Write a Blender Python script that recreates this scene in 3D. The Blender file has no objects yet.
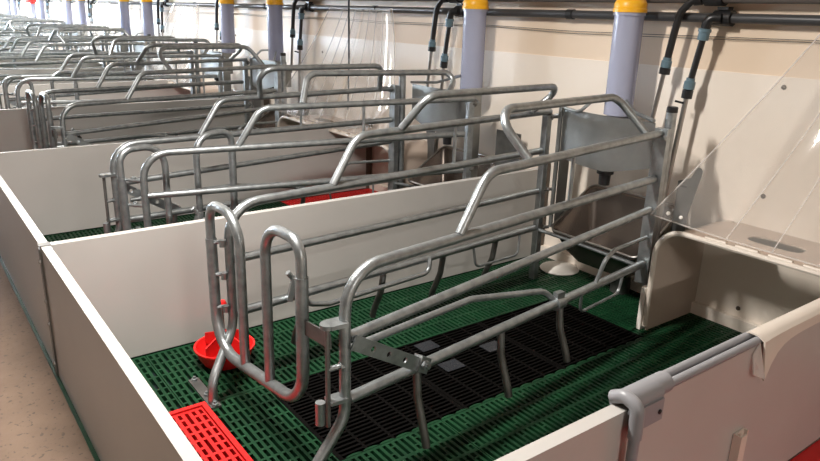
import bpy, math, random
from mathutils import Vector, Matrix
random.seed(7)
scn = bpy.context.scene
col = scn.collection
R = math.radians

# ------------------------------------------------------------------ camera
CAM = Vector((2.594, -0.35, 1.34))
pitch, roll, yaw, FPX = 0.307912831, -0.0292631878, 2.49588824, 686.958626
F = Vector((math.cos(yaw)*math.cos(pitch), math.sin(yaw)*math.cos(pitch), -math.sin(pitch)))
Rt = Vector((math.sin(yaw), -math.cos(yaw), 0))
Dn = F.cross(Rt)
R2 = Rt*math.cos(roll) + Dn*math.sin(roll)
D2 = -Rt*math.sin(roll) + Dn*math.cos(roll)
cd = bpy.data.cameras.new('camera'); cam = bpy.data.objects.new('camera', cd); col.objects.link(cam)
m = Matrix((R2, -D2, -F)).transposed().to_4x4(); m.translation = CAM
cam.matrix_world = m
cd.sensor_width = 36; cd.lens = 36*FPX/820; cd.clip_start = .02; cd.clip_end = 200
scn.camera = cam

# ------------------------------------------------------------------ world and exposure
w = bpy.data.worlds.new('world'); scn.world = w; w.use_nodes = True
w.node_tree.nodes['Background'].inputs[0].default_value = (.75, .85, 1, 1)
w.node_tree.nodes['Background'].inputs[1].default_value = 1.0
scn.view_settings.view_transform = 'Standard'; scn.view_settings.look = 'None'
scn.view_settings.gamma = 1; scn.view_settings.use_curve_mapping = False
scn.view_settings.exposure = 0.1
LAMP_W = 108.0          # each ceiling lamp over the aisle, the added near one included
WINDOW_E = 75.0         # daylight strength of the far windows

# ------------------------------------------------------------------ materials
def mat(name, color, rough=.5, metal=0, noise=None, bump=None, spec=.5, scale_vec=None):
    """noise=(scale, darker colour, amount, detail) ; bump=(scale,strength)"""
    M = bpy.data.materials.new(name); M.use_nodes = True
    nt = M.node_tree; b = nt.nodes['Principled BSDF']
    b.inputs['Base Color'].default_value = (*color, 1); b.inputs['Roughness'].default_value = rough
    b.inputs['Metallic'].default_value = metal; b.inputs['Specular IOR Level'].default_value = spec
    tc = nt.nodes.new('ShaderNodeTexCoord')
    src = tc.outputs['Object']
    if scale_vec:
        mp = nt.nodes.new('ShaderNodeMapping'); mp.inputs['Scale'].default_value = scale_vec
        nt.links.new(src, mp.inputs[0]); src = mp.outputs[0]
    if noise:
        n = nt.nodes.new('ShaderNodeTexNoise'); n.inputs['Scale'].default_value = noise[0]
        n.inputs['Detail'].default_value = noise[3] if len(noise) > 3 else 4
        nt.links.new(src, n.inputs['Vector'])
        r = nt.nodes.new('ShaderNodeValToRGB')
        r.color_ramp.elements[0].position = .5-noise[2]; r.color_ramp.elements[1].position = .5+noise[2]
        r.color_ramp.elements[0].color = (*noise[1], 1); r.color_ramp.elements[1].color = (*color, 1)
        nt.links.new(n.outputs['Fac'], r.inputs[0]); nt.links.new(r.outputs[0], b.inputs['Base Color'])
    if bump:
        n2 = nt.nodes.new('ShaderNodeTexNoise'); n2.inputs['Scale'].default_value = bump[0]; n2.inputs['Detail'].default_value = 5
        nt.links.new(src, n2.inputs['Vector'])
        bp = nt.nodes.new('ShaderNodeBump'); bp.inputs['Strength'].default_value = bump[1]; bp.inputs['Distance'].default_value = .01
        nt.links.new(n2.outputs['Fac'], bp.inputs['Height']); nt.links.new(bp.outputs[0], b.inputs['Normal'])
    return M

def emit(name, color, strength):
    M = bpy.data.materials.new(name); M.use_nodes = True
    b = M.node_tree.nodes['Principled BSDF']
    b.inputs['Base Color'].default_value = (*color, 1)
    b.inputs['Emission Color'].default_value = (*color, 1); b.inputs['Emission Strength'].default_value = strength
    return M

def clear(name, tint, gloss_rough, diffuse=0.0, dcol=(.9,.9,.9), ior=1.45):
    M = bpy.data.materials.new(name); M.use_nodes = True
    nt = M.node_tree; nt.nodes.clear()
    out = nt.nodes.new('ShaderNodeOutputMaterial')
    t = nt.nodes.new('ShaderNodeBsdfTransparent'); t.inputs[0].default_value = (*tint, 1)
    g = nt.nodes.new('ShaderNodeBsdfGlossy'); g.inputs['Roughness'].default_value = gloss_rough
    d = nt.nodes.new('ShaderNodeBsdfDiffuse'); d.inputs[0].default_value = (*dcol, 1)
    lw = nt.nodes.new('ShaderNodeLayerWeight'); lw.inputs['Blend'].default_value = .5
    pw = nt.nodes.new('ShaderNodeMath'); pw.operation = 'POWER'; pw.inputs[1].default_value = 5
    fr = nt.nodes.new('ShaderNodeMath'); fr.operation = 'MULTIPLY_ADD'; fr.inputs[1].default_value = .55; fr.inputs[2].default_value = .035
    nt.links.new(lw.outputs['Facing'], pw.inputs[0]); nt.links.new(pw.outputs[0], fr.inputs[0])
    m0 = nt.nodes.new('ShaderNodeMixShader'); m0.inputs[0].default_value = diffuse
    m1 = nt.nodes.new('ShaderNodeMixShader')
    nt.links.new(t.outputs[0], m0.inputs[1]); nt.links.new(d.outputs[0], m0.inputs[2])
    nt.links.new(fr.outputs[0], m1.inputs[0]); nt.links.new(m0.outputs[0], m1.inputs[1]); nt.links.new(g.outputs[0], m1.inputs[2])
    nt.links.new(m1.outputs[0], out.inputs[0])
    return M

GALV = mat('galvanised_steel', (.43, .455, .465), .36, .82, (26, (.26, .28, .285), .22, 6), (60, .12))
GALVD = mat('worn_galvanised_steel', (.25, .25, .24), .42, .8, (14, (.13, .13, .125), .25, 6), (40, .1))
SHEET = mat('dull_zinc_sheet', (.34, .345, .335), .36, .8, (7, (.20, .205, .20), .3, 7))
STAIN = mat('stainless_steel', (.52, .50, .48), .28, .95, (5, (.36, .34, .32), .3, 5))
DIRTY = mat('soiled_stainless', (.24, .205, .18), .26, .85, (5, (.13, .105, .09), .3, 6))
PVC = mat('white_pvc_panel', (.50, .48, .455), .28, 0, (2.2, (.44, .42, .395), .3, 4), None, .5)
PVCSIDE = mat('greyed_pvc_panel', (.55, .49, .44), .34, 0, (3, (.46, .40, .35), .3, 5), None, .4)
WALL = mat('cream_wall', (.82, .665, .515), .5, 0, (1.6, (.76, .605, .455), .3, 5))
WALLF = mat('grey_brown_wall', (.22, .20, .18), .6)
WALLP = mat('white_wall_sheet', (.89, .805, .71), .35, 0, (2.0, (.84, .75, .65), .3, 5))
CREAM = mat('cream_plastic', (.72, .65, .57), .38, 0, (5, (.66, .585, .51), .3, 4))
BEIGE = mat('beige_plastic', (.56, .455, .38), .4, 0, (5, (.49, .39, .32), .3, 4))
GREEN = mat('green_plastic_slat', (.0095, .054, .021), .45, 0, (9, (.004, .022, .0095), .28, 6), None, .2)
RED = mat('red_plastic', (.72, .018, .016), .38, 0, (8, (.55, .010, .010), .3, 4))
IRON = mat('cast_iron', (.0036, .003, .0028), .7, 0, (12, (.002, .0018, .0016), .3, 6), None, .05)
PITM = mat('pit_dark', (.012, .012, .011), .8)
CONC = mat('worn_concrete', (.20, .132, .09), .8, 0, (5, (.13, .085, .056), .28, 9), (30, .35))
PLATE = mat('dark_blank_plate', (.05, .055, .065), .25, .6)
BLACK = mat('black_plastic', (.014, .014, .015), .35)
PIPE = mat('dark_grey_pipe', (.045, .045, .047), .38)
UPIPE = mat('grey_brown_pipe', (.12, .105, .095), .45)
BLUE = mat('blue_grey_fitting', (.11, .18, .22), .4)
YELLOW = mat('yellow_plastic', (.85, .43, .015), .38)
GREYP = mat('grey_pvc_fitting', (.27, .27, .285), .42)
DARK = mat('brown_steel_channel', (.12, .095, .075), .5, .4)
CEIL = mat('white_ceiling', (.80, .77, .72), .7)
TUBEM = clear('translucent_feed_tube', (.70, .73, .88), .15, .62, (.50, .52, .64), 1.4)
LIDM = clear('clear_acrylic', (.97, .965, .96), .03, .07, (.95, .93, .9), 1.5)
LIDRIB = clear('clear_acrylic_rib', (.95, .93, .92), .15, .35, (.95, .92, .88), 1.5)
WHITEM = mat('white_plastic', (.84, .80, .74), .4)
LAMPM = emit('lamp_diffuser', (1, .95, .885), 14)
WINM = emit('daylit_pane', (.72, .85, 1), WINDOW_E)

def conc_speckle():
    nt = CONC.node_tree; b = nt.nodes['Principled BSDF']
    old = b.inputs['Base Color'].links[0].from_socket
    tc = nt.nodes.new('ShaderNodeTexCoord')
    n = nt.nodes.new('ShaderNodeTexNoise'); n.inputs['Scale'].default_value = 55; n.inputs['Detail'].default_value = 3
    nt.links.new(tc.outputs['Object'], n.inputs['Vector'])
    r = nt.nodes.new('ShaderNodeValToRGB'); r.color_ramp.elements[0].position = .60; r.color_ramp.elements[1].position = .68
    nt.links.new(n.outputs['Fac'], r.inputs[0])
    mx = nt.nodes.new('ShaderNodeMix'); mx.data_type = 'RGBA'
    nt.links.new(r.outputs[0], mx.inputs['Factor']); nt.links.new(old, mx.inputs['A']); mx.inputs['B'].default_value = (.09, .065, .045, 1)
    nt.links.new(mx.outputs['Result'], b.inputs['Base Color'])
conc_speckle()

# ------------------------------------------------------------------ mesh builder
class MB:
    def __init__(s): s.v = []; s.f = []
    def add(s, vs, fs):
        o = len(s.v); s.v += [Vector(q) for q in vs]; s.f += [tuple(i+o for i in q) for q in fs]; return s
    def box(s, x0, x1, y0, y1, z0, z1):
        return s.add([(x0,y0,z0),(x1,y0,z0),(x1,y1,z0),(x0,y1,z0),(x0,y0,z1),(x1,y0,z1),(x1,y1,z1),(x0,y1,z1)],
                     [(0,3,2,1),(4,5,6,7),(0,1,5,4),(1,2,6,5),(2,3,7,6),(3,0,4,7)])
    def bar(s, a, b, wd, th, up=(0,0,1)):
        """rectangular bar from a to b, wd across, th along 'up'"""
        a = Vector(a); b = Vector(b); d = (b-a).normalized(); u = Vector(up); x = d.cross(u)
        if x.length < 1e-5: x = Vector((1,0,0))
        x.normalize(); u = x.cross(d).normalized(); x = x*wd/2; u = u*th/2
        return s.add([a-x-u,a+x-u,a+x+u,a-x+u,b-x-u,b+x-u,b+x+u,b-x+u],
                     [(0,1,2,3),(7,6,5,4),(1,0,4,5),(2,1,5,6),(3,2,6,7),(0,3,7,4)])
    def tube(s, pts, r, fil=0.0, n=10, steps=5, closed=False):
        P = fillet(pts, fil, steps)
        T = []
        for i in range(len(P)):
            a = P[max(i-1,0)]; b = P[min(i+1,len(P)-1)]; T.append((b-a).normalized())
        u = T[0].orthogonal().normalized(); rings = []
        for i, q in enumerate(P):
            u = (u - T[i]*u.dot(T[i]))
            if u.length < 1e-6: u = T[i].orthogonal()
            u.normalize(); v = T[i].cross(u)
            rr = r if not callable(r) else r(i/(len(P)-1))
            rings.append([q + (u*math.cos(2*math.pi*k/n) + v*math.sin(2*math.pi*k/n))*rr for k in range(n)])
        o = len(s.v); s.v += [q for ring in rings for q in ring]
        for i in range(len(P)-1):
            for k in range(n):
                s.f.append((o+i*n+k, o+i*n+(k+1)%n, o+(i+1)*n+(k+1)%n, o+(i+1)*n+k))
        s.f.append(tuple(o+k for k in reversed(range(n)))); s.f.append(tuple(o+(len(P)-1)*n+k for k in range(n)))
        return s
    def lathe(s, c, prof, n=20, axis=(0,0,1)):
        ax = Vector(axis).normalized(); u = ax.orthogonal().normalized(); v = ax.cross(u); c = Vector(c); o = len(s.v)
        for r, h in prof:
            for k in range(n): s.v.append(c + ax*h + (u*math.cos(2*math.pi*k/n)+v*math.sin(2*math.pi*k/n))*r)
        for i in range(len(prof)-1):
            for k in range(n): s.f.append((o+i*n+k, o+i*n+(k+1)%n, o+(i+1)*n+(k+1)%n, o+(i+1)*n+k))
        if prof[0][0] > 1e-4: s.f.append(tuple(o+k for k in reversed(range(n))))
        if prof[-1][0] > 1e-4: s.f.append(tuple(o+(len(prof)-1)*n+k for k in range(n)))
        return s
    def prism(s, poly, d):
        """planar polygon (3D points) given thickness by offset vector d"""
        poly = [Vector(q) for q in poly]; d = Vector(d); n = len(poly); o = len(s.v)
        s.v += poly + [q+d for q in poly]
        s.f.append(tuple(o+i for i in reversed(range(n)))); s.f.append(tuple(o+n+i for i in range(n)))
        for i in range(n): s.f.append((o+i, o+(i+1)%n, o+n+(i+1)%n, o+n+i))
        return s
    def sheet(s, fn, nu, nv, th=0.0):
        """grid surface; th thickens along normals"""
        P = [[Vector(fn(i/nu, j/nv)) for j in range(nv+1)] for i in range(nu+1)]
        o = len(s.v)
        def idx(i, j, k): return o + k*(nu+1)*(nv+1) + i*(nv+1) + j
        N = {}
        for i in range(nu+1):
            for j in range(nv+1):
                du = P[min(i+1,nu)][j]-P[max(i-1,0)][j]; dv = P[i][min(j+1,nv)]-P[i][max(j-1,0)]
                N[i,j] = du.cross(dv).normalized()
        for k in (0, 1):
            for i in range(nu+1):
                for j in range(nv+1): s.v.append(P[i][j] + N[i,j]*(th if k else 0))
        for i in range(nu):
            for j in range(nv):
                s.f.append((idx(i,j,1), idx(i+1,j,1), idx(i+1,j+1,1), idx(i,j+1,1)))
                s.f.append((idx(i,j,0), idx(i,j+1,0), idx(i+1,j+1,0), idx(i+1,j,0)))
        for i in range(nu):
            s.f.append((idx(i,0,0), idx(i+1,0,0), idx(i+1,0,1), idx(i,0,1))); s.f.append((idx(i,nv,1), idx(i+1,nv,1), idx(i+1,nv,0), idx(i,nv,0)))
        for j in range(nv):
            s.f.append((idx(0,j,1), idx(0,j+1,1), idx(0,j+1,0), idx(0,j,0))); s.f.append((idx(nu,j,0), idx(nu,j+1,0), idx(nu,j+1,1), idx(nu,j,1)))
        return s

def fillet(pts, rad, steps):
    pts = [Vector(q) for q in pts]
    if not rad or len(pts) < 3: return pts
    rads = rad if isinstance(rad, (list, tuple)) else [rad]*(len(pts)-2)
    out = [pts[0]]
    for i in range(1, len(pts)-1):
        p, a, b = pts[i], pts[i-1], pts[i+1]; r = rads[i-1]
        da = (a-p); db = (b-p); la = da.length; lb = db.length; da /= la; db /= lb
        ang = math.acos(max(-1, min(1, da.dot(db))))
        if ang > math.pi-.01 or r <= 0: out.append(p); continue
        t = min(r/math.tan(ang/2), la*.49, lb*.49); rr = t*math.tan(ang/2)
        bis = (da+db).normalized(); c = p + bis*(rr/math.sin(ang/2))
        p0 = p+da*t-c; p1 = p+db*t-c; tot = p0.angle(p1); axis = p0.cross(p1).normalized()
        for k in range(steps+1): out.append(c + Matrix.Rotation(tot*k/steps, 3, axis) @ p0)
    out.append(pts[-1]); return out

# current pen transform: x -> SG*x + OFF
SG, OFF = 1, 0.0
def T(q): q = Vector(q); return Vector((SG*q.x+OFF, q.y, q.z))
def build(name, mb, material, parent=None, base=(0,0,0), smooth=True):
    """links the builder's geometry as ONE mesh object (a child keeps its thing's base as origin)"""
    b = Vector(parent['_b']) if parent is not None else Vector(base)
    me = bpy.data.meshes.new(name)
    vs = [((q.x-b.x)*SG, q.y-b.y, q.z-b.z) for q in mb.v]
    fs = mb.f if SG > 0 else [tuple(reversed(q)) for q in mb.f]
    me.from_pydata(vs, [], fs); me.materials.append(material)
    if smooth:
        me.polygons.foreach_set('use_smooth', [True]*len(me.polygons))
        try: me.set_sharp_from_angle(angle=R(38))
        except Exception: pass
    me.update()
    o = bpy.data.objects.new(name, me); col.objects.link(o)
    o['_b'] = tuple(b)
    if parent is not None: o.parent = parent
    else: o.location = T(b)
    return o
PEN = 1
def tag(o, label, cat, group=None, kind=None):
    o['_t'] = label; o['label'] = label.replace('{pen}', PENNAME[PEN]); o['category'] = cat
    if group: o['group'] = group
    if kind: o['kind'] = kind
    return o
def thing(name, label, cat, base, group=None):
    o = bpy.data.objects.new(name, None); col.objects.link(o); o.empty_display_size = .05
    o['_b'] = tuple(base); o.location = T(base)
    if label: tag(o, label, cat, group)
    return o
def struct(o): o['kind'] = 'structure'; return o
ORD = ['first','second','third','fourth','fifth','sixth','seventh','eighth','ninth','tenth','eleventh','twelfth','thirteenth','fourteenth']
PENNAME = {0: 'bottom right corner pen', 1: 'foreground pen'}
for k in range(2, 15): PENNAME[k] = ORD[k-1] + ' pen back'

PITCH = 1.83; WY = 2.6; PH = .518; NPEN = 13
XFAR = -25.0; XNEAR = 8.0; YF = -3.2; ZC = 2.62

# ------------------------------------------------------------------ the setting
def setting():
    struct(build('floor', MB().box(XFAR, XNEAR, YF, -.03, -.25, -.002), CONC, smooth=False))['label'] = 'speckled brown concrete aisle floor'
    struct(build('floor_pit', MB().box(XFAR, XNEAR, -.03, WY, -.60, -.55), PITM, smooth=False))
    wb = struct(build('wall_back', MB().box(XFAR, XNEAR, WY, WY+.15, -.6, ZC), WALL, smooth=False))
    wb['label'] = 'cream painted wall behind the feeders'
    for i in range(10):
        x1 = 5.5+3.66 - i*3.66; x0 = max(x1-3.655, XFAR)
        build("wall_sheet", MB().box(x0, min(x1, XNEAR), WY-.006, WY, -.05, 1.130), WALLP, wb, smooth=False)
    for x, z in ((1.208, 1.088), (1.208, .626), (-.737, 1.063), (-2.6, 1.0), (-4.4, 1.06), (1.191, .094)):
        build('screw', MB().lathe((x, WY-.006, z), [(.011, 0), (.010, .004), (0, .006)], 8, (0,-1,0)), DARK, wb)
    struct(build('baseboard_back', MB().box(XFAR, XNEAR, WY-.035, WY-.006, 0, .055), WALLP, smooth=False))
    struct(build('wall_front', front_wall(), WALLF, smooth=False))
    struct(build('wall_far', MB().box(XFAR-.15, XFAR, YF-.15, WY+.15, -.6, ZC), WALLP, smooth=False))
    struct(build('wall_near', MB().box(XNEAR, XNEAR+.15, YF-.15, WY+.15, -.6, ZC), WALL, smooth=False))
    struct(build('ceiling', MB().box(XFAR-.15, XNEAR+.15, YF-.15, WY+.15, ZC, ZC+.1), CEIL, smooth=False))
WINX = [-21.5, -18.0, -14.5, -11.0]; WW, WZ0, WZ1 = 2.4, 1.0, 2.2
def front_wall():
    b = MB(); y0, y1 = YF-.15, YF
    b.box(XFAR, XNEAR, y0, y1, -.3, WZ0); b.box(XFAR, XNEAR, y0, y1, WZ1, ZC)
    x = XFAR
    for wx in WINX: b.box(x, wx-WW/2, y0, y1, WZ0, WZ1); x = wx+WW/2
    b.box(x, XNEAR, y0, y1, WZ0, WZ1); return b
def windows():
    for i, wx in enumerate(WINX):
        t = thing('window_%d' % (i+1), None, None, (wx, YF, WZ0)); t['kind'] = 'structure'
        b = MB(); y0, y1 = YF-.10, YF-.04
        for x0, x1, z0, z1 in ((-WW/2,-WW/2+.06,WZ0,WZ1),(WW/2-.06,WW/2,WZ0,WZ1),(-WW/2+.06,WW/2-.06,WZ0,WZ0+.06),(-WW/2+.06,WW/2-.06,WZ1-.06,WZ1),(-.03,.03,WZ0+.06,WZ1-.06)):
            b.box(wx+x0, wx+x1, y0, y1, z0, z1)
        build('window_frame', b, WHITEM, t, smooth=False)
        for s in (-1, 1):
            xa, xb = sorted((s*.03, s*(WW/2-.06)))
            build('pane', MB().box(wx+xa, wx+xb, YF-.08, YF-.07, WZ0+.06, WZ1-.06), WINM, t, smooth=False)
def lamps():
    LN = ['added out of view to light the near partition', 'over the foreground pen'] + ['%s in its row counting from the camera' % ORD[k] for k in range(2, 8)]  # first one is an added, unseen lamp that brightens the near partition
    for k in range(6):
        x = .55 + 5.3 - 5.3*k; y = .20; z = 2.32
        t = thing('ceiling_lamp', 'white batten ceiling lamp ' + LN[k], 'lamp', (x, y, z), 'ceiling lamps over the aisle')
        build('housing', MB().box(x-.07, x+.07, y-.42, y+.42, z+.012, z+.07), WHITEM, t, smooth=False)
        build('diffuser', MB().box(x-.055, x+.055, y-.40, y+.40, z, z+.012), LAMPM, t, smooth=False)
        for s in (-.2, .2): build('hanger', MB().tube([(x, y+s, z+.07), (x, y+s, ZC)], .004, 0, 6), GALV, t)
        ld = bpy.data.lights.new('lamp_light', 'AREA'); ld.shape = 'RECTANGLE'; ld.size = .11; ld.size_y = .80
        ld.energy = LAMP_W; ld.color = (1, .955, .90)
        lo = bpy.data.objects.new('lamp_light', ld); col.objects.link(lo); lo.location = (x, y, z-.006)

# ------------------------------------------------------------------ slatted floor tiles
def slats(x0, x1, y0, y1, rows, band, wfrac, pattern, along='x', zt=0.0, dep=.03, border=.012, off=0):
    """a tile of ribs and cross bars round open slots; slots run along 'along'"""
    b = MB()
    if along == 'y': lo, hi, a0, a1 = x0, x1, y0, y1
    else: lo, hi, a0, a1 = y0, y1, x0, x1
    def bx(r0, r1, q0, q1):
        if along == 'y': b.box(r0, r1, q0, q1, zt-dep, zt)
        else: b.box(q0, q1, r0, r1, zt-dep, zt)
    g = .0012; lo += g; hi -= g; a0 += g; a1 -= g
    bx(lo, hi, a0, a0+border); bx(lo, hi, a1-border, a1)
    n = max(2, round((hi-lo)/rows)); p = (hi-lo)/n; nb = max(1, round((a1-a0)/band)); bl = (a1-a0)/nb
    rib = p*(1-wfrac)
    for i in range(n+1):
        r0 = lo+i*p-rib/2; r1 = r0+rib
        bx(max(r0, lo), min(r1, hi), a0+border, a1-border)
    for i in range(n):
        r0 = lo+i*p+rib/2; r1 = r0+p-rib
        cuts = []
        if pattern == 'iron': cuts = [(k, .010) for k in range(1, nb)]
        elif pattern == 'mixed':
            for k in range(1, nb): cuts.append((k, .010))
            for k in range(nb):
                if (i+k+off) % 3: cuts.append((k+.5, .011))
        elif pattern == 'short':
            cuts = [(k/2, .012) for k in range(1, 2*nb)]
            if i % 3 == 1: cuts = [(k/2, .012) for k in range(1, 2*nb) if (k % 4) != 1]
        else:
            for k in range(1, nb): cuts.append((k, .013))
            for k in range(nb): cuts.append((k+(.33 if i % 2 else .67), .007)) if (i//2+k) % 2 else None
        for c in cuts:
            if c is None: continue
            q = a0+c[0]*bl
            bx(r0, r1, max(q-c[1]/2, a0+border), min(q+c[1]/2, a1-border))
    return b
def pen_floor(red_nest):
    t = thing('floor_slats', None, None, (.9, 1.3, 0)); t['kind'] = 'structure'
    def gt(x0, x1, y0, y1, pat='brick', m=GREEN, nm='slat_tile', **k):
        build(nm, slats(x0, x1, y0, y1, .0235, .094, .52, pat, **k), m, t, smooth=False)
    # strip along the aisle panel
    gt(.0, .48, .0, .295, 'mixed'); gt(.0, .48, .295, .59, 'mixed', off=1)
    gt(.48, 1.08, .362, .59, 'mixed', off=2)
    gt(1.08, 1.435, .0, .59, 'mixed'); gt(1.435, 1.795, .0, .59, 'mixed')
    for j in range(5):
        y0 = .59+j*.402; y1 = y0+.402
        gt(0, .5, y0, y1); gt(1.02, 1.41, y0, y1)
        if not (red_nest and j >= 3): gt(1.41, 1.795, y0, y1)
    gt(.5, 1.02, 2.15, 2.6)
    if red_nest: gt(1.41, 1.795, .59+3*.402, 2.6, 'short', RED, 'red_slat_tile')
    for j in range(3):
        y0 = .59+j*.52
        build('iron_grate', slats(.5, 1.02, y0, y0+.52, .021, .104, .55, 'iron', 'y', -.001, .028, .014), IRON, t, smooth=False)
    # scalloped lip of the green tiles where they meet the iron
    lip = MB()
    for j in range(24):
        y = .64+j*.064
        lip.prism([(1.022+.0, y-.030, -.012)]+[(1.022-.010*math.sin(math.pi*k/6), y-.030*math.cos(math.pi*k/6), -.012) for k in range(1, 6)]+[(1.022, y+.030, -.012)], (0,0,.0135))
    build('scalloped_lip', lip, GREEN, t, smooth=False)
    for x, y, a in ((.56, 1.29, .0), (.745, 1.27, .1), (.715, 1.52, 0)):
        build('blank_plate', MB().box(x-.035, x+.035, y-.045, y+.045, -.0005, .002), PLATE, t, smooth=False)
    # red drainage tile by the aisle panel, its rim standing a little proud
    return t
def red_tile():
    t = thing('red_floor_tile', 'red slotted plastic tile by the aisle panel of the {pen}', 'floor tile', (.78, .19, 0), 'red tiles beside the aisle panels')
    b = slats(.50, 1.06, .03, .342, .0235, .094, .5, 'short', zt=.010, dep=.04)
    build('slotted_top', b, RED, t, smooth=False)
    b = MB().box(.481, .4985, .016, .36, -.03, .016).box(1.0615, 1.079, .016, .36, -.03, .016)
    b.box(.4985, 1.0615, .3435, .36, -.03, .016).box(.4985, 1.0615, .016, .0285, -.03, .016)
    build('rim', b, RED, t, smooth=False)

# ------------------------------------------------------------------ sow crate
RA = Vector((1.129, .541, 0)); RAng = R(7.5)
LA = Vector((.398, .513, 0)); LAng = R(4.9)
def RFm(s, z, n=0): return RA + Vector((-math.sin(RAng)*s - math.cos(RAng)*n, math.cos(RAng)*s - math.sin(RAng)*n, z))
def LFm(s, z, n=0): return LA + Vector((-math.sin(LAng)*s + math.cos(LAng)*n, math.cos(LAng)*s + math.sin(LAng)*n, z))
TR = .0170
def side_frame(t, G, front, foot, zl, zm, zt, zu, diag, arch, fingers, near):
    """one side of the crate: hoop (with foot) and, as its sub-parts, rails, upper rail, arch and fingers"""
    f0 = Vector(foot)
    hoop = MB().tube([f0, f0+Vector((0,0,.085)), G(0, .235), G(0, zt), G(front-.03, zt+.006)], TR, [.09, .10, .12], 12, 6)
    fr = build('side_frame', hoop, GALV, t)
    build('foot_plate', MB().box(f0.x-.20, f0.x+.03, f0.y-.019, f0.y+.019, .0, .008), GALVD, fr, smooth=False)
    for dx in (-.185, -.06, .02): build('foot_bolt', MB().lathe((f0.x+dx, f0.y, .008), [(.012,0),(.012,.008),(.006,.009),(.006,.016),(0,.017)], 6), GALV, fr)
    build('rail', MB().tube([G(.012, zm[0]), G(front-.03, zm[1])], TR*.93, 0, 12), GALV, fr)
    build('rail', MB().tube([G(.012, zl), G(front-.03, zl+.004)], TR, 0, 12), GALV, fr)
    d0, d1 = diag
    build('upper_rail', MB().tube([G(d0, zt+.012), G(d1, zu), G(front+.02, zu+.012)], TR*.93, .09, 12, 6), GALV, fr)
    a0, a1, a2, a3, za, na = arch
    build('climb_guard', MB().tube([G(a0, zu+.012, .012), G(a1, za, na), G(a2, za-.004, na), G(a3, zu+.022, .012)], TR*.93, .075, 12, 6), GALV, fr)
    for s, tipz, no in fingers:
        build('finger', MB().tube([G(s, zl-.006), G(s-.004, zl-.10, -.012), G(s-.008, tipz+.03, -.055), G(s-.008, tipz, -.062)], TR*.82, .10, 10, 4), GALVD, fr)
    return fr
def crate(p):
    global RA, RAng, LA, LAng
    RA, RAng, LA, LAng, gl, gd = p
    t = thing('sow_crate', 'galvanised tubular sow crate standing in the {pen}', 'crate', (.75, 1.3, 0), 'sow crates in a row')
    fR = side_frame(t, RFm, 1.73, RFm(-.135, 0), .289, (.482, .545), .677, .868, (.455, .575), (.80, .735, 1.53, 1.60, 1.035, .125),
                    ((.285, .035, 0), (.700, .05, 0), (1.062, .06, 0)), True)
    fL = side_frame(t, LFm, 1.745, LA+Vector((.097, -.128, 0)), .283, (.487, .485), .687, .876, (.445, .56), (.775, .835, 1.715, 1.60, 1.028, .105),
                    ((.30, .05, 0), (.705, .05, 0), (1.06, .05, 0), (1.42, .05, 0)), False)
    # short uprights between upper and top rail
    for fr, G, s in ((fR, RFm, 1.055), (fL, LFm, 1.10)):
        build('spacer_bar', MB().tube([G(s, .69), G(s, .872)], .0075, 0, 8), GALV, fr)
    # front posts
    p = build('front_post', MB().bar(RFm(1.725, .20), RFm(1.725, .90), .058, .034, RFm(1,0)-RFm(0,0)), GALV, t, smooth=False)
    build('bolt', MB().lathe(RFm(1.70, .865, -.03), [(.011,-.02),(.011,.0),(0,.004)], 6, (1,0,0)), GALV, p)
    p = build('cap_post', MB().tube([RFm(1.785, .0), RFm(1.785, .975)], .0225, 0, 14), GALV, t)
    build('post_cap', MB().lathe(RFm(1.785, .975), [(.024,-.012),(.024,.008),(.020,.012),(0,.012)], 14), BLACK, p)
    p = build('front_post', MB().bar(LFm(1.745, .0), LFm(1.745, .87), .034, .034, LFm(1,0)-LFm(0,0)), GALV, t, smooth=False)
    for z, h in ((.86, .03), (.487, .02), (.283, .02)):
        build('clamp_bolt', MB().tube([LFm(1.745, z, -.01), LFm(1.80, z+.002, .03)], .009, 0, 8).lathe(LFm(1.765, z), [(.017,-.016),(.02,-.010),(.02,.010),(.017,.016)], 8, LFm(1,0)-LFm(0,0)), GALVD, p)
    build('cross_stay', MB().tube([LFm(1.74, .275), (.42, 2.262, .272), (.80, 2.255, .268), RFm(1.72, .27)], .010, .03, 8), GALV, t)
    build('top_stay', MB().tube([LFm(1.80, .86), (.36, 2.30, .90), (.42, 2.28, .885)], .010, .03, 8), GALV, t)
    # bent stop bars and small loops under the lower rails
    s = build('stop_bar', MB().tube([LFm(.215, .40, .03), LFm(.24, .365, .03), LFm(.31, .245, .028), LFm(.40, .222, .028), LFm(.945, .228, .028), LFm(.96, .292, .016)], .0105, .04, 10), GALV, fL)
    build('stop_loop', MB().tube([LFm(1.25, .275, .012), LFm(1.262, .178, .02), LFm(1.575, .175, .02), LFm(1.588, .275, .012)], .0065, .035, 8), GALV, fL)
    build('rail_clamp', MB().bar(LFm(.225, .283, .02), LFm(.245, .375, .03), .04, .02), GALV, fL)
    build('black_band', MB().lathe(LFm(.262, .330, .029), [(.0125,-.014),(.0125,.014)], 10, LFm(.31,.245)-LFm(.24,.365)), BLACK, fL)
    build('stop_bar', MB().tube([RFm(.05, .405, .06), RFm(.60, .41, .06), RFm(.99, .345, .03), RFm(1.03, .305, .012)], .0115, .12, 10), GALV, fR)
    build('rail_clamp', MB().lathe(RFm(1.05, .289), [(.018,-.024),(.026,-.024),(.026,.024),(.018,.024)], 12, RFm(1,0)-RFm(0,0)).box(RFm(1.05,0).x-.012, RFm(1.05,0).x+.012, RFm(1.05,0).y-.02, RFm(1.05,0).y+.02, .305, .335), GALV, fR)
    build('stop_loop', MB().tube([RFm(1.235, .28, .012), RFm(1.25, .182, .02), RFm(1.555, .185, .02), RFm(1.56, .28, .012)], .0065, .035, 8), GALV, fR)
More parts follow.
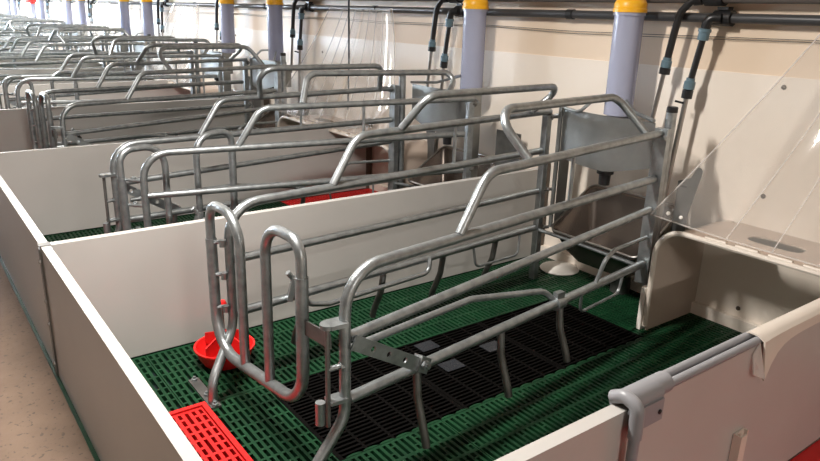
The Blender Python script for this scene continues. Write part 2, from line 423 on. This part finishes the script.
    build('hook_bar', MB().tube([RFm(1.315, .30), RFm(1.335, .405, -.02), RFm(1.40, .432, -.02), RFm(1.70, .42, -.005)], .009, .045, 8), GALV, fR)
    # rear gate: thick outer U, two thinner hairpins
    GL = Vector(gl); Gd = Vector(gd).normalized(); Gx = Vector((-Gd.y, Gd.x, 0))
    def Gt(s, z, n=0): return GL + Gd*s + Gx*n + Vector((0, 0, z))
    g = build('rear_gate', MB().tube([Gt(-.018, .57), Gt(-.012, .15), Gt(.585, .20), Gt(.590, .62)], .0195, [.13, .13], 12, 8), GALV, t)
    build('hairpin', MB().tube([Gt(-.018, .56), Gt(-.02, .70), Gt(.205, .70), Gt(.205, .17)], .0165, [.105, .105], 12, 8), GALV, g)
    build('hairpin', MB().tube([Gt(.590, .61), Gt(.588, .725), Gt(.378, .725), Gt(.378, .185)], .0165, [.100, .100], 12, 8), GALV, g)
    for z in (.56, .44, .315):
        build('hinge_pin', MB().tube([Gt(.0, z), LFm(0, z-.002)], .0075, 0, 8).lathe(Gt(.03, z-.0, .02), [(.008,-.012),(.012,-.012),(.012,.012),(.008,.012)], 8), GALV, g)
    if PEN == 1: build('latch_bar', MB().bar(Gt(.595, .470), Gt(.735, .478), .006, .046), GALVD, g, smooth=False)
    # upright latch rod on the rear post, its brackets, and the perforated brace
    b0 = RFm(-.035, .5); rod = RFm(-.052, 0, .01)
    l = build('latch_rod', MB().tube([rod+Vector((0,0,.535)), rod+Vector((.0,0,.22))], .0075, 0, 8), GALVD, t)
    build('latch_bracket', MB().bar(RFm(0, .532), rod+Vector((0,0,.532)), .05, .012).lathe(rod+Vector((0,0,.526)), [(.022,0),(.022,.012)], 12), GALV, l)
    build('guide_pin', MB().tube([RFm(0, .40), rod+Vector((0,0,.40))], .008, 0, 8).lathe(RFm(-.012,.40), [(.013,-.006),(.013,.006)], 8, rod-RFm(0,0)), GALV, l)
    build('latch_socket', MB().bar(RFm(0, .300), rod+Vector((0,0,.300)), .045, .010).lathe(rod+Vector((-.016,-.016,.225)), [(.009,0),(.0145,0),(.0145,.07),(.009,.07)], 12), GALV, l)
    a, b = RFm(.01, .475, -.022), RFm(.262, .318, -.022); d = (b-a).normalized(); nn = RFm(0,0,-1)-RFm(0,0); up = d.cross(nn).normalized()
    h = build('perforated_brace', brace(a, b, d, nn, up), GALV, t, smooth=False)
    build('brace_clamp', MB().bar(RFm(.262, .322, -.02), RFm(.310, .292, -.012), .030, .05).lathe(RFm(.283,.312,-.034), [(.016,0),(.016,.012),(.008,.013),(.008,.022)], 6, nn), GALV, h)
    return t
def brace(a, b, d, nn, up):
    """flat bar with three round holes"""
    mb = MB(); L = (b-a).length; hw = .022; th = .006; hs = [L*.28, L*.52, L*.78]; cell = [0, L*.40, L*.65, L]; r = .009
    for i, c in enumerate(hs):
        x0, x1 = cell[i], cell[i+1]; vs = []
        angs = sorted([2*math.pi*k/16 for k in range(16)] + [math.atan2(b_, a_) % (2*math.pi) for a_ in (x1-c, x0-c) for b_ in (hw, -hw)]); n = len(angs)
        for an in angs:
            cx, cy = math.cos(an), math.sin(an)
            sc = min(((x1-c) if cx > 0 else (c-x0))/max(abs(cx),1e-6), hw/max(abs(cy),1e-6))
            vs.append(((c+cx*r, cy*r), (c+cx*sc, cy*sc)))
        for side in (0, 1):
            o = len(mb.v)
            for (p, q) in vs:
                for e in (p, q): mb.v.append(a + d*e[0] + up*e[1] + nn*(th if side else 0))
            for k in range(n):
                k2 = (k+1) % n; q = (o+2*k, o+2*k+1, o+2*k2+1, o+2*k2)
                mb.f.append(q if side else tuple(reversed(q)))
        o1, o0 = o, o-2*n
        for k in range(n):
            k2 = (k+1) % n
            mb.f.append((o0+2*k, o1+2*k, o1+2*k2, o0+2*k2)); mb.f.append((o0+2*k+1, o0+2*k2+1, o1+2*k2+1, o1+2*k+1))
    return mb

# ------------------------------------------------------------------ feeding gear
def feeder():
    t = thing('feed_hopper', 'grey sheet steel feed hopper at the head of the crate in the {pen}', 'hopper', (.59, 2.4, .66), 'feed hoppers along the wall')
    def front(u, v):
        x = .325+u*(.855-.325); bul = math.sin(math.pi*u)
        return (x, 2.285-.032*bul-.02*u, .915-v*(.245+.01*bul) + (.045*v*(u-.6)/.4 if u > .6 else 0))
    build('front_sheet', MB().sheet(front, 14, 6, -.003), SHEET, t)
    build('side_sheet', MB().prism([(.325,2.285,.915),(.325,2.36,.90),(.325,2.36,.32),(.325,2.29,.32)], (-.004,0,0)), SHEET, t, smooth=False)
    build('side_flange', MB().box(.300, .3205, 2.275, 2.285, .30, .915), SHEET, t, smooth=False)
    build('side_sheet', MB().prism([(.858,2.27,.885),(.858,2.40,.86),(.858,2.40,.70),(.858,2.30,.70)], (.004,0,0)), SHEET, t, smooth=False)
    build('rim_rod', MB().tube([(.34,2.27,.915),(.46,2.235,.912),(.50,2.30,.985),(.55,2.42,.99),(.70,2.33,.935),(.855,2.25,.925)], .0085, .03, 8), GALV, t)
    o = build('outlet', MB().lathe((.575,2.33,.575), [(.0,0),(.026,0),(.028,.05),(.040,.055),(.042,.11)], 14), BLACK, t)
    build('mixing_box', MB().box(.50, .66, 2.30, 2.46, .69, .893), SHEET, t, smooth=False)
    if PEN == 2: build('wing_sheet', MB().box(.13, .33, 2.504, 2.508, .42, .69), GALVD, t, smooth=False)
    # side bracket with a rounded tab
    t2 = thing('side_bracket', 'dark grey steel bracket plate beside the trough in the {pen}', 'bracket', (.95, 2.45, .25), 'bracket plates beside troughs')
    poly = [(.875,2.47,.25),(.935,2.47,.25),(.945,2.47,.49),(.985,2.47,.69)]+[(.968+.018*math.cos(R(a)),2.47,.70+.018*math.sin(R(a))) for a in range(0,181,30)]+[(.935,2.47,.665),(.875,2.47,.64)]
    build('plate', MB().prism(poly, (0,.004,0)), GALVD, t2, smooth=False)
    build('slot', MB().box(.888, .925, 2.468, 2.470, .635-.02, .635-.01), BLACK, t2, smooth=False)
    # trough: low front rim, high back
    t3 = thing('feed_trough', 'stainless steel sow trough under the hopper in the {pen}', 'trough', (.58, 2.4, .1), 'sow troughs along the wall')
    def ring(k):
        e = []
        x0, x1, y0, y1 = .333, .872, 2.245, 2.555
        ins = [0, .02, .07, .13][k]; r = .04
        cx = [(x0+r,y0+r,180),(x1-r,y0+r,270),(x1-r,y1-r,0),(x0+r,y1-r,90)]
        for X, Y, a0 in cx:
            for j in range(6):
                an = R(a0+j*18); px = X+r*math.cos(an); py = Y+r*math.sin(an)
                fy = (py-y0)/(y1-y0); zr = .30+.20*fy
                qx = px+(.5875-px)/.2875*ins; qy = py+(2.40-py)/.157*ins*.75
                z = [zr, zr-.01, .21+.10*fy, .155][k]
                e.append(Vector((qx, qy, z)))
        return e
    mb = MB(); rs = [ring(k) for k in range(4)]; n = len(rs[0]); o = 0
    for rr in rs: mb.v += rr
    for k in range(3):
        for j in range(n): mb.f.append((k*n+j, k*n+(j+1)%n, (k+1)*n+(j+1)%n, (k+1)*n+j))
    mb.f.append(tuple(3*n+j for j in range(n)))
    off = len(mb.v)
    mb.v += [q+Vector((0,0,-.012)) for rr in rs for q in rr]
    for k in range(3):
        for j in range(n): mb.f.append((off+k*n+j, off+(k+1)*n+j, off+(k+1)*n+(j+1)%n, off+k*n+(j+1)%n))
    mb.f.append(tuple(off+3*n+j for j in reversed(range(n))))
    for j in range(n): mb.f.append((j, off+j, off+(j+1)%n, (j+1)%n))
    build('bowl', mb, DIRTY, t3)
    lp = ring(0); build('rim', MB().tube(lp+[lp[0]], .006, 0, 8), STAIN, t3)
    build('outlet_foot', MB().lathe((.62,2.50,.0), [(.05,0),(.05,.10),(.09,.16)], 16), GALVD, t3)
    TX = .540 if PEN == 1 else .484
    # translucent feed tube with yellow collar
    t4 = thing('feed_tube', 'translucent feed drop tube with yellow cap above the {pen}', 'feed tube', (TX, 2.42, .90), 'feed drop tubes')
    build('tube', MB().lathe((TX,2.42,.90), [(.0665,0),(.0665,.48),(.063,.48),(.063,0),(.0665,0)], 28), TUBEM, t4)
    build('collar', MB().lathe((TX,2.42,1.366), [(.060,0),(.076,0),(.076,.016),(.072,.020),(.073,.038),(.062,.056),(.046,.066),(.030,.115),(0,.115)], 28), YELLOW, t4)
    build('clear_band', MB().lathe((TX,2.42,1.352), [(.0675,0),(.0725,0),(.0725,.014),(.0675,.014)], 28), TUBEM, t4)
    # white half dish on the floor at the wall
    t5 = build('floor_dish', MB().lathe((.235,2.475,.001), [(.105,0),(.108,.006),(.10,.012),(.07,.024),(.03,.030),(0,.031)], 24), WHITEM, base=(.235,2.475,0))
    tag(t5, 'white shallow plastic dome on the floor behind the crate in the {pen}', 'cover', 'white domes below the troughs')
def hose(name, label, pts, bl, pipe_top, jt):
    pass
def drinkers():
    t = thing('drinker_line', 'curved black water hose above the hopper in the {pen}', 'water hose', (.70, 2.5, .75), 'water drop hoses nearest the feed tubes')
    build('steel_pipe', MB().tube([(.665,2.5,.80),(.707,2.5,1.118)], .0105, 0, 10), STAIN, t)
    build('hose', MB().tube([(.715,2.5,1.175),(.728,2.5,1.27),(.745,2.5,1.37),(.80,2.505,1.430),(.86,2.525,1.432)], .0165, .06, 10), BLACK, t)
    j = build('coupling', MB().lathe((.707,2.5,1.10), [(.012,0),(.025,.002),(.025,.028),(.022,.030)], 12, (.1,0,1)), BLACK, t)
    build('coupling_nut', MB().lathe((.710,2.5,1.130), [(.020,0),(.024,.002),(.024,.030),(.019,.034),(.019,.046)], 12, (.1,0,1)), BLUE, j)
    build('pipe_tee', MB().tube([(.845,2.53,1.435),(.93,2.53,1.435)], .036, 0, 12).lathe((.80,2.507,1.425),[(.02,0),(.026,.002),(.026,.035),(.02,.038)],10,(1,.2,.1)), BLACK, t)
    t = thing('drinker_line', 'straight black water hose on a steel pipe in the {pen}', 'water hose', (.86, 2.5, .5), 'water drop hoses beside the feeders')
    build('steel_pipe', MB().tube([(.790,2.5,.45),(.836,2.5,1.01)], .0115, 0, 10), STAIN, t)
    j = build('coupling', MB().lathe((.836,2.5,1.005), [(.012,0),(.024,.002),(.024,.038),(.020,.040)], 12, (.08,0,1)), BLACK, t)
    build('coupling_nut', MB().lathe((.840,2.5,1.046), [(.020,0),(.025,.002),(.025,.034),(.019,.038),(.019,.050)], 12, (.08,0,1)), BLUE, j)
    build('valve_lever', MB().tube([(.833,2.49,.985),(.80,2.47,.992)], .005, 0, 8), BLACK, t)
    build('hose', MB().tube([(.845,2.5,1.09),(.873,2.5,1.265)], .0145, 0, 10), BLACK, t)
    j = build('coupling', MB().lathe((.872,2.5,1.258), [(.019,0),(.024,.002),(.024,.034),(.028,.036),(.028,.048),(.02,.05)], 12, (.1,0,1)), BLUE, t)
    build('elbow', MB().tube([(.876,2.5,1.30),(.885,2.5,1.352),(.93,2.52,1.352)], .021, .03, 10), BLACK, t)
    build('pipe_saddle', MB().tube([(.885,2.55,1.352),(.965,2.55,1.352)], .034, 0, 12).box(.90,.95,2.53,2.57,1.385,1.398), BLACK, t)

# ------------------------------------------------------------------ piglet nest
def nest():
    t = thing('nest_cover', 'beige nest cover with clear raised lid in the {pen}', 'nest cover', (1.38, 2.4, 0), 'creep nest covers')
    x0, x1, y0, y1, zt, r = .976, 1.793, 2.215, 2.593, .487, .125
    prof = [(x0, 0), (x0, zt-r)] + [(x0+r-r*math.cos(R(a)), zt-r+r*math.sin(R(a))) for a in range(15, 91, 15)]
    prof2 = [(x0+.006, 0), (x0+.006, zt-r)] + [(x0+r-(r-.006)*math.cos(R(a)), zt-r+(r-.006)*math.sin(R(a))) for a in range(15, 91, 15)]
    xr = x0+r
    mb = MB()
    mb.prism([(a, y0, b) for a, b in prof] + [(a, y0, b) for a, b in reversed(prof2)], (0, y1-y0, 0))
    build('curved_side', mb, BEIGE, t)
    # top with an oval opening
    cx, cy, ax, ay = 1.375, 2.42, .11, .048; n = 40; mb = MB()
    for side in (0, 1):
        for k in range(n):
            an = 2*math.pi*k/n; c, s = math.cos(an), math.sin(an)
            sc = min(((x1-cx) if c > 0 else (cx-xr))/max(abs(c),1e-6), ((y1-cy) if s > 0 else (cy-y0))/max(abs(s),1e-6))
            ix = math.copysign(abs(c)**.6, c)*ax; iy = math.copysign(abs(s)**.6, s)*ay
            mb.v += [Vector((cx+ix, cy+iy, zt-.006*(1-side))), Vector((cx+c*sc, cy+s*sc, zt-.006*(1-side)))]
    for k in range(n):
        k2 = (k+1) % n; o = 2*n
        mb.f.append((o+2*k, o+2*k+1, o+2*k2+1, o+2*k2)); mb.f.append((2*k, 2*k2, 2*k2+1, 2*k+1))
        mb.f.append((2*k, o+2*k, o+2*k2, 2*k2)); mb.f.append((2*k+1, 2*k2+1, o+2*k2+1, o+2*k+1))
    build('top', mb, BEIGE, t, smooth=False)
    # rounded front rim
    rim = MB().tube([(x0-.002, y0-.004, .02), (x0-.002, y0-.004, zt), (x1, y0-.004, zt)], .0115, [r], 8, 10)
    build('front_rim', rim, CREAM, t)
    build('post_strip', MB().box(x0-.034, x0-.014, y0-.02, y0+.035, 0, .20).box(x0-.040,x0-.034,y0-.005,y0+.02,0,.20), WHITEM, t, smooth=False)
    for k in range(5):
        x = 1.18+k*.13
        build('hinge', MB().tube([(x, y0+.016, zt+.008), (x+.09, y0+.016, zt+.008)], .0075, 0, 8), CREAM, t)
    # clear lid swung up against the wall
    def lid(u, v):
        xb0, xt0 = .985, 1.405
        xl = xb0+(xt0-xb0)*v; x = xl+(1.795-xl)*u
        y = 2.222+.405*v-.118*v*v; z = .512+(1.345-.512)*v
        c = max(0, 1-u/.5)**2
        x -= .03*c*(1-.7*v); y -= .055*c*(1-.4*v); z += .035*c*(1-.6*v)
        return (x, y, z)
    t2 = build('lid', MB().sheet(lid, 20, 14, .004), LIDM, t); t2['label'] = 'clear acrylic lid swung up against the wall'
    for u in (.36, .58, .80):
        pts = [Vector(lid(u, j/10))+Vector((0,-.004,0)) for j in range(0, 11)]
        build('rib', MB().tube(pts, .003, 0, 6), LIDRIB, t2)
    pts = [Vector(lid(0, j/12)) for j in range(13)]+[Vector(lid(i/12, 1)) for i in range(1, 13)]
    build('edge_bead', MB().tube(pts, .0035, 0, 6), LIDRIB, t2)
    build('bottom_bead', MB().tube([lid(i/16, 0) for i in range(17)], .0035, 0, 6), LIDRIB, t2)
    for u in (.06, .12): build('rivet', MB().lathe(Vector(lid(u, .03))+Vector((0,-.002,0)), [(.009,0),(.007,.005),(0,.006)], 10, (0,-1,.3)), WHITEM, t2)

# ------------------------------------------------------------------ piglet pan
def pan():
    t = thing('piglet_feeder', 'round red plastic piglet feeding pan by the partition in the {pen}', 'feeder', (.212, .545, 0), 'red piglet pans')
    c = (.212, .545, 0)
    build('bowl', MB().lathe(c, [(.085,.002),(.102,.03),(.112,.062),(.118,.064),(.118,.070),(.110,.070),(.098,.036),(.078,.012),(0,.012)], 28), RED, t)
    build('cone', MB().lathe(c, [(.060,.012),(.035,.05),(.018,.065),(.014,.13),(0,.13)], 18), RED, t)
    for k in range(4):
        a = R(25+90*k); d = Vector((math.cos(a), math.sin(a), 0)); n = Vector((-d.y, d.x, 0))*.006
        q = [Vector(c)+d*.012+Vector((0,0,.03)), Vector(c)+d*.100+Vector((0,0,.055)), Vector(c)+d*.100+Vector((0,0,.095)), Vector(c)+d*.02+Vector((0,0,.125))]
        build('divider', MB().prism([e-n*.5 for e in q], n), RED, t, smooth=False)
    build('rod', MB().tube([(c[0],c[1],.12),(c[0],c[1],.235)], .005, 0, 8), GALV, t)
    build('knob', MB().lathe((c[0],c[1],.225), [(.008,0),(.017,.006),(.018,.02),(.012,.032),(0,.034)], 14), RED, t)

# ------------------------------------------------------------------ panels
def panel_box(x0, x1, y0, y1, z0, z1, bev=.004):
    return MB().box(x0, x1, y0, y1, z0, z1)
def partition(xc, label, red):
    t = thing('partition_panel', label, 'panel', (xc, 1.3, 0), 'white partitions between the pens')
    build('board', MB().box(xc-.0175, xc+.0175, .016, 2.555, .006, PH), PVC, t, smooth=False)
    build('end_channel', MB().box(xc-.022, xc+.022, 2.535, 2.585, .0, PH+.03), DARK, t, smooth=False)
    return t
def aisle_panel(x0, x1, label):
    t = thing('aisle_panel', label, 'panel', ((x0+x1)/2, 0, 0), 'low panels along the aisle')
    build('board', MB().box(x0+.004, x1-.004, -.018, .012, .006, PH), PVC, t, smooth=False)
    build('joint_strip', MB().box(x0-.012, x0+.022, -.024, -.0185, .01, PH-.01), GALVD, t, smooth=False)
    build('joint_cap', MB().box(x0-.014, x0+.022, -.024, .015, PH+.0005, PH+.004), GALVD, t, smooth=False)
    build('corner_bracket', MB().box(x0+.020, x0+.050, .0125, .017, PH-.09, PH-.004), GALVD, t, smooth=False)
    for z in (.06, .22, .31, .46): build('bolt', MB().lathe((x0+.012, -.024, z), [(.009,0),(.009,.005),(0,.008)], 8, (0,-1,0)), STAIN, t)
    build('green_sill', MB().box(x0, x1, -.030, -.0185, -.02, .004), GREEN, t, smooth=False)

# ------------------------------------------------------------------ build the pens
setting(); windows(); lamps()
protos = {}
CRATE = {1: (Vector((1.129, .541, 0)), R(7.5), Vector((.398, .513, 0)), R(4.9), (.385, .462, 0), (.715, .038, 0)),
         2: (Vector((.915, .470, 0)), R(-1.2), Vector((.584, .52, 0)), R(10.1), (.650, .455, 0), (.21, .978, 0))}
def fill(pen):
    global SG, OFF
    before = set(col.objects)
    pen_floor(pen % 2 == 0)
    red_tile(); crate(CRATE[pen]); feeder(); nest(); pan()
    sv = (SG, OFF)
    if pen == 2: SG, OFF = 1, -1.72
    drinkers(); SG, OFF = sv
    protos[pen] = [o for o in col.objects if o not in before and o.parent is None]
PEN = 1; SG, OFF = 1, 0.0; fill(1)
PEN = 2; SG, OFF = -1, -.036; fill(2)
def kids(o): return [c for c in ALL if c.parent == o]
def copy_tree(o, dx, pen, parent=None, depth=0):
    c = o.copy(); col.objects.link(c)
    if parent is not None: c.parent = parent
    else:
        c.location.x += dx
        if '_t' in c: c['label'] = c['_t'].replace('{pen}', PENNAME[pen])
    for ch in CH.get(o.name, ()): copy_tree(ch, dx, pen, c, depth+1)
    return c
CH = {}
for o in col.objects:
    if o.parent: CH.setdefault(o.parent.name, []).append(o)
SG, OFF = 1, 0.0
SKIP_FAR = ('floor_slats', 'red_floor_tile', 'piglet_feeder', 'floor_dish', 'side_bracket')
for pen in range(3, NPEN+1):
    src = 1 if pen % 2 else 2
    dx = -3.66*((pen-src)//2)
    for o in protos[src]:
        nm = o.name.split('.')[0]
        if pen > 4 and nm in SKIP_FAR: continue
        if pen > 8 and nm == 'feed_trough': continue
        copy_tree(o, dx, pen)
# plain green slatting past the fourth pen, hidden behind the partitions
struct(build('floor_slats_far', MB().box(XFAR, -1.83*3-.04, -.03, WY, -.05, 0), GREEN, smooth=False))

names = {0: 'white partition between the foreground pen and the second pen'}
for k in range(0, NPEN):
    lab = 'white plastic partition panel on the far side of the %s' % PENNAME[k+1]
    partition(-.0175-PITCH*k, lab, False)
for k in range(0, NPEN):
    aisle_panel(-.0175-PITCH*k, -.0175-PITCH*(k-1), 'low white aisle panel fronting the %s' % PENNAME[k+1])
aisle_panel(1.8125, 3.6425, 'low white aisle panel fronting the bottom right corner pen')

# ------------------------------------------------------------------ near partition with its grey clamp and trims
t = thing('partition_panel', 'white partition under the grey pipe fitting at the lower right', 'panel', (1.8125, 1.3, 0), 'white partitions between the pens')
build('board', MB().box(1.795, 1.83, .016, 2.555, .006, PH), PVC, t, smooth=False)
xc = 1.8125
t = thing('pipe_clamp_rail', 'grey plastic pipe fitting and twin rail capping the near partition', 'pipe fitting', (xc, 1.1, PH))
build('rail', MB().tube([(xc-.017, .98, PH+.012), (xc-.017, 1.46, PH+.012)], .0110, 0, 12), GREYP, t)
build('rail', MB().tube([(xc+.013, .98, PH+.012), (xc+.013, 1.46, PH+.012)], .0108, 0, 12), GREYP, t)
build('sleeve', MB().tube([(xc, .935, PH+.010), (xc, .955, PH+.012), (xc, 1.00, PH+.012)], .0255, 0, 16), GREYP, t)
b = MB()
def saddle(u, v):
    a = R(-25+230*u); rr = .029
    return (xc+rr*math.cos(a), .835+.125*v, PH+.006+rr*math.sin(a)*1.05)
build('clamp_body', b.sheet(saddle, 18, 4, .006).box(xc+.027, xc+.034, .845, .955, PH-.055, PH), GREYP, t)
build('elbow', MB().tube([(xc-.024, .842, PH+.012), (xc+.006, .840, PH+.030), (xc+.042, .840, PH+.020), (xc+.045, .838, PH-.055)], .0160, .022, 14, 6), GREYP, t)
build('down_pipe', MB().tube([(xc+.045, .838, PH-.05), (xc+.045, .836, .0)], .0128, 0, 14), GREYP, t)
build('screw', MB().lathe((xc+.0345, .94, PH-.03), [(.006,0),(.006,.003),(0,.005)], 8, (1,0,0)), BLACK, t)
# beige edging with a flared end
t = thing('edge_trim', 'beige curved edging strip over the near partition, flaring down at its end', 'trim', (xc, 2.0, PH))
def trim(u, v):
    # v along y; u across: from pen side over the top and down the other face
    y = 1.40+1.15*v
    drop = .016+.080*math.exp(-((y-1.40)/.062)**1.15)
    fl = .020*math.exp(-((y-1.40)/.08)**1.2)
    pts = [(-.022, -.015), (-.022, .010), (-.012, .020), (.012, .020), (.024+fl*.3, .010), (.026+fl, -drop)]
    k = u*(len(pts)-1); i = min(int(k), len(pts)-2); f = k-i
    a, bb = pts[i], pts[i+1]
    return (xc+a[0]+(bb[0]-a[0])*f, y, PH+.004+a[1]+(bb[1]-a[1])*f)
build('strip', MB().sheet(trim, 10, 30, .005), CREAM, t)
build('end_flap', MB().prism([(xc+.022,1.395,PH+.01),(xc+.050,1.398,PH-.085),(xc+.030,1.375,PH-.075),(xc+.0195,1.372,PH-.02)], (.003,.001,0)), LIDRIB, t, smooth=False)
t = thing('slot_bracket', 'short beige channel bracket standing against the near partition', 'bracket', (1.845, 1.385, 0))
build('channel', MB().box(1.8315, 1.836, 1.355, 1.41, 0, .262).box(1.836, 1.856, 1.355, 1.360, 0, .262).box(1.851, 1.856, 1.360, 1.385, 0, .262).box(1.836,1.846,1.405,1.41,0,.262), CREAM, t, smooth=False)
# bottom right corner pen: red heated mat and plain green slats
PEN = 0; SG, OFF = -1, 3.624
t = thing('floor_slats', None, None, (.9, 1.3, 0)); t['kind'] = 'structure'
for x0, x1, y0, y1 in ((0,.9,0,1.3),(.9,1.41,0,.59),(1.41,1.793,0,.59),(0,.9,1.3,2.6),(.9,1.15,.59,2.6)):
    build('slat_tile', slats(x0, x1, y0, y1, .0235, .094, .52, 'brick'), GREEN, t, smooth=False)
build('red_mat', MB().box(1.152, 1.793, .59, 2.6, -.03, .0), RED, t, smooth=False)
nest()
SG, OFF = 1, 0.0; PEN = 1

# ------------------------------------------------------------------ services along the wall
o = build('water_pipe', MB().tube([(XFAR, 2.55, 1.352), (XNEAR, 2.55, 1.352)], .0205, 0, 14), PIPE, base=(-8, 2.55, 1.352))
tag(o, 'dark grey water pipe running along the cream wall, lower of two', 'pipe')
o = build('supply_pipe', MB().tube([(XFAR, 2.53, 1.437), (XNEAR, 2.53, 1.437)], .026, 0, 14), UPIPE, base=(-8, 2.53, 1.437))
tag(o, 'grey brown pipe along the top of the wall, upper of two', 'pipe')
for i in range(12):
    x = .08-i*1.83
    o = build('pipe_clip', MB().tube([(x-.02, 2.55, 1.352), (x+.02, 2.55, 1.352)], .026, 0, 12).box(x-.016, x+.016, 2.565, 2.60, 1.337, 1.367), BLACK, base=(x, 2.55, 1.352))
    tag(o, 'black clip holding the lower water pipe, %s from the camera' % ORD[i], 'pipe clip', 'clips on the water pipe')
for z, nm in ((1.272, 'upper'), (1.262, 'lower')):
    pts = [(XNEAR-i*.61, 2.588, z-.006*math.sin(i*2.1)*(1 if nm == 'upper' else 1.3)) for i in range(0, 50)]
    o = build('wire', MB().tube(pts, .0014, 0, 6), BLACK, base=(-8, 2.588, z))
    tag(o, 'thin dark wire strung along the wall, %s of the pair' % nm, 'wire')
o = build('lamp_cable', MB().tube([(-1.93, 2.45, ZC), (-1.935, 2.44, 1.35), (-1.90, 2.42, 1.0), (-1.88, 2.40, .62)], .007, .2, 8), BLACK, base=(-1.93, 2.45, .62))
tag(o, 'black cable hanging down the clear lid behind the second pen', 'cable')

t = thing('heat_lamp', 'small red heat lamp hanging far back by the wall', 'lamp', (-14.6, 2.35, 1.30))
build('shade', MB().lathe((-14.6, 2.35, 1.28), [(.02,.24),(.05,.22),(.08,.12),(.13,.03),(.128,.03),(.076,.118),(.02,.21)], 20), RED, t)
build('bulb', MB().lathe((-14.6, 2.35, 1.27), [(0,0),(.05,.02),(.06,.06),(.03,.13),(.02,.2)], 16), RED, t)
build('cable', MB().tube([(-14.6, 2.35, 1.52), (-14.6, 2.35, ZC)], .006, 0, 6), BLACK, t)
for o in col.objects:
    for k in ('_b', '_t'):
        if k in o: del o[k]
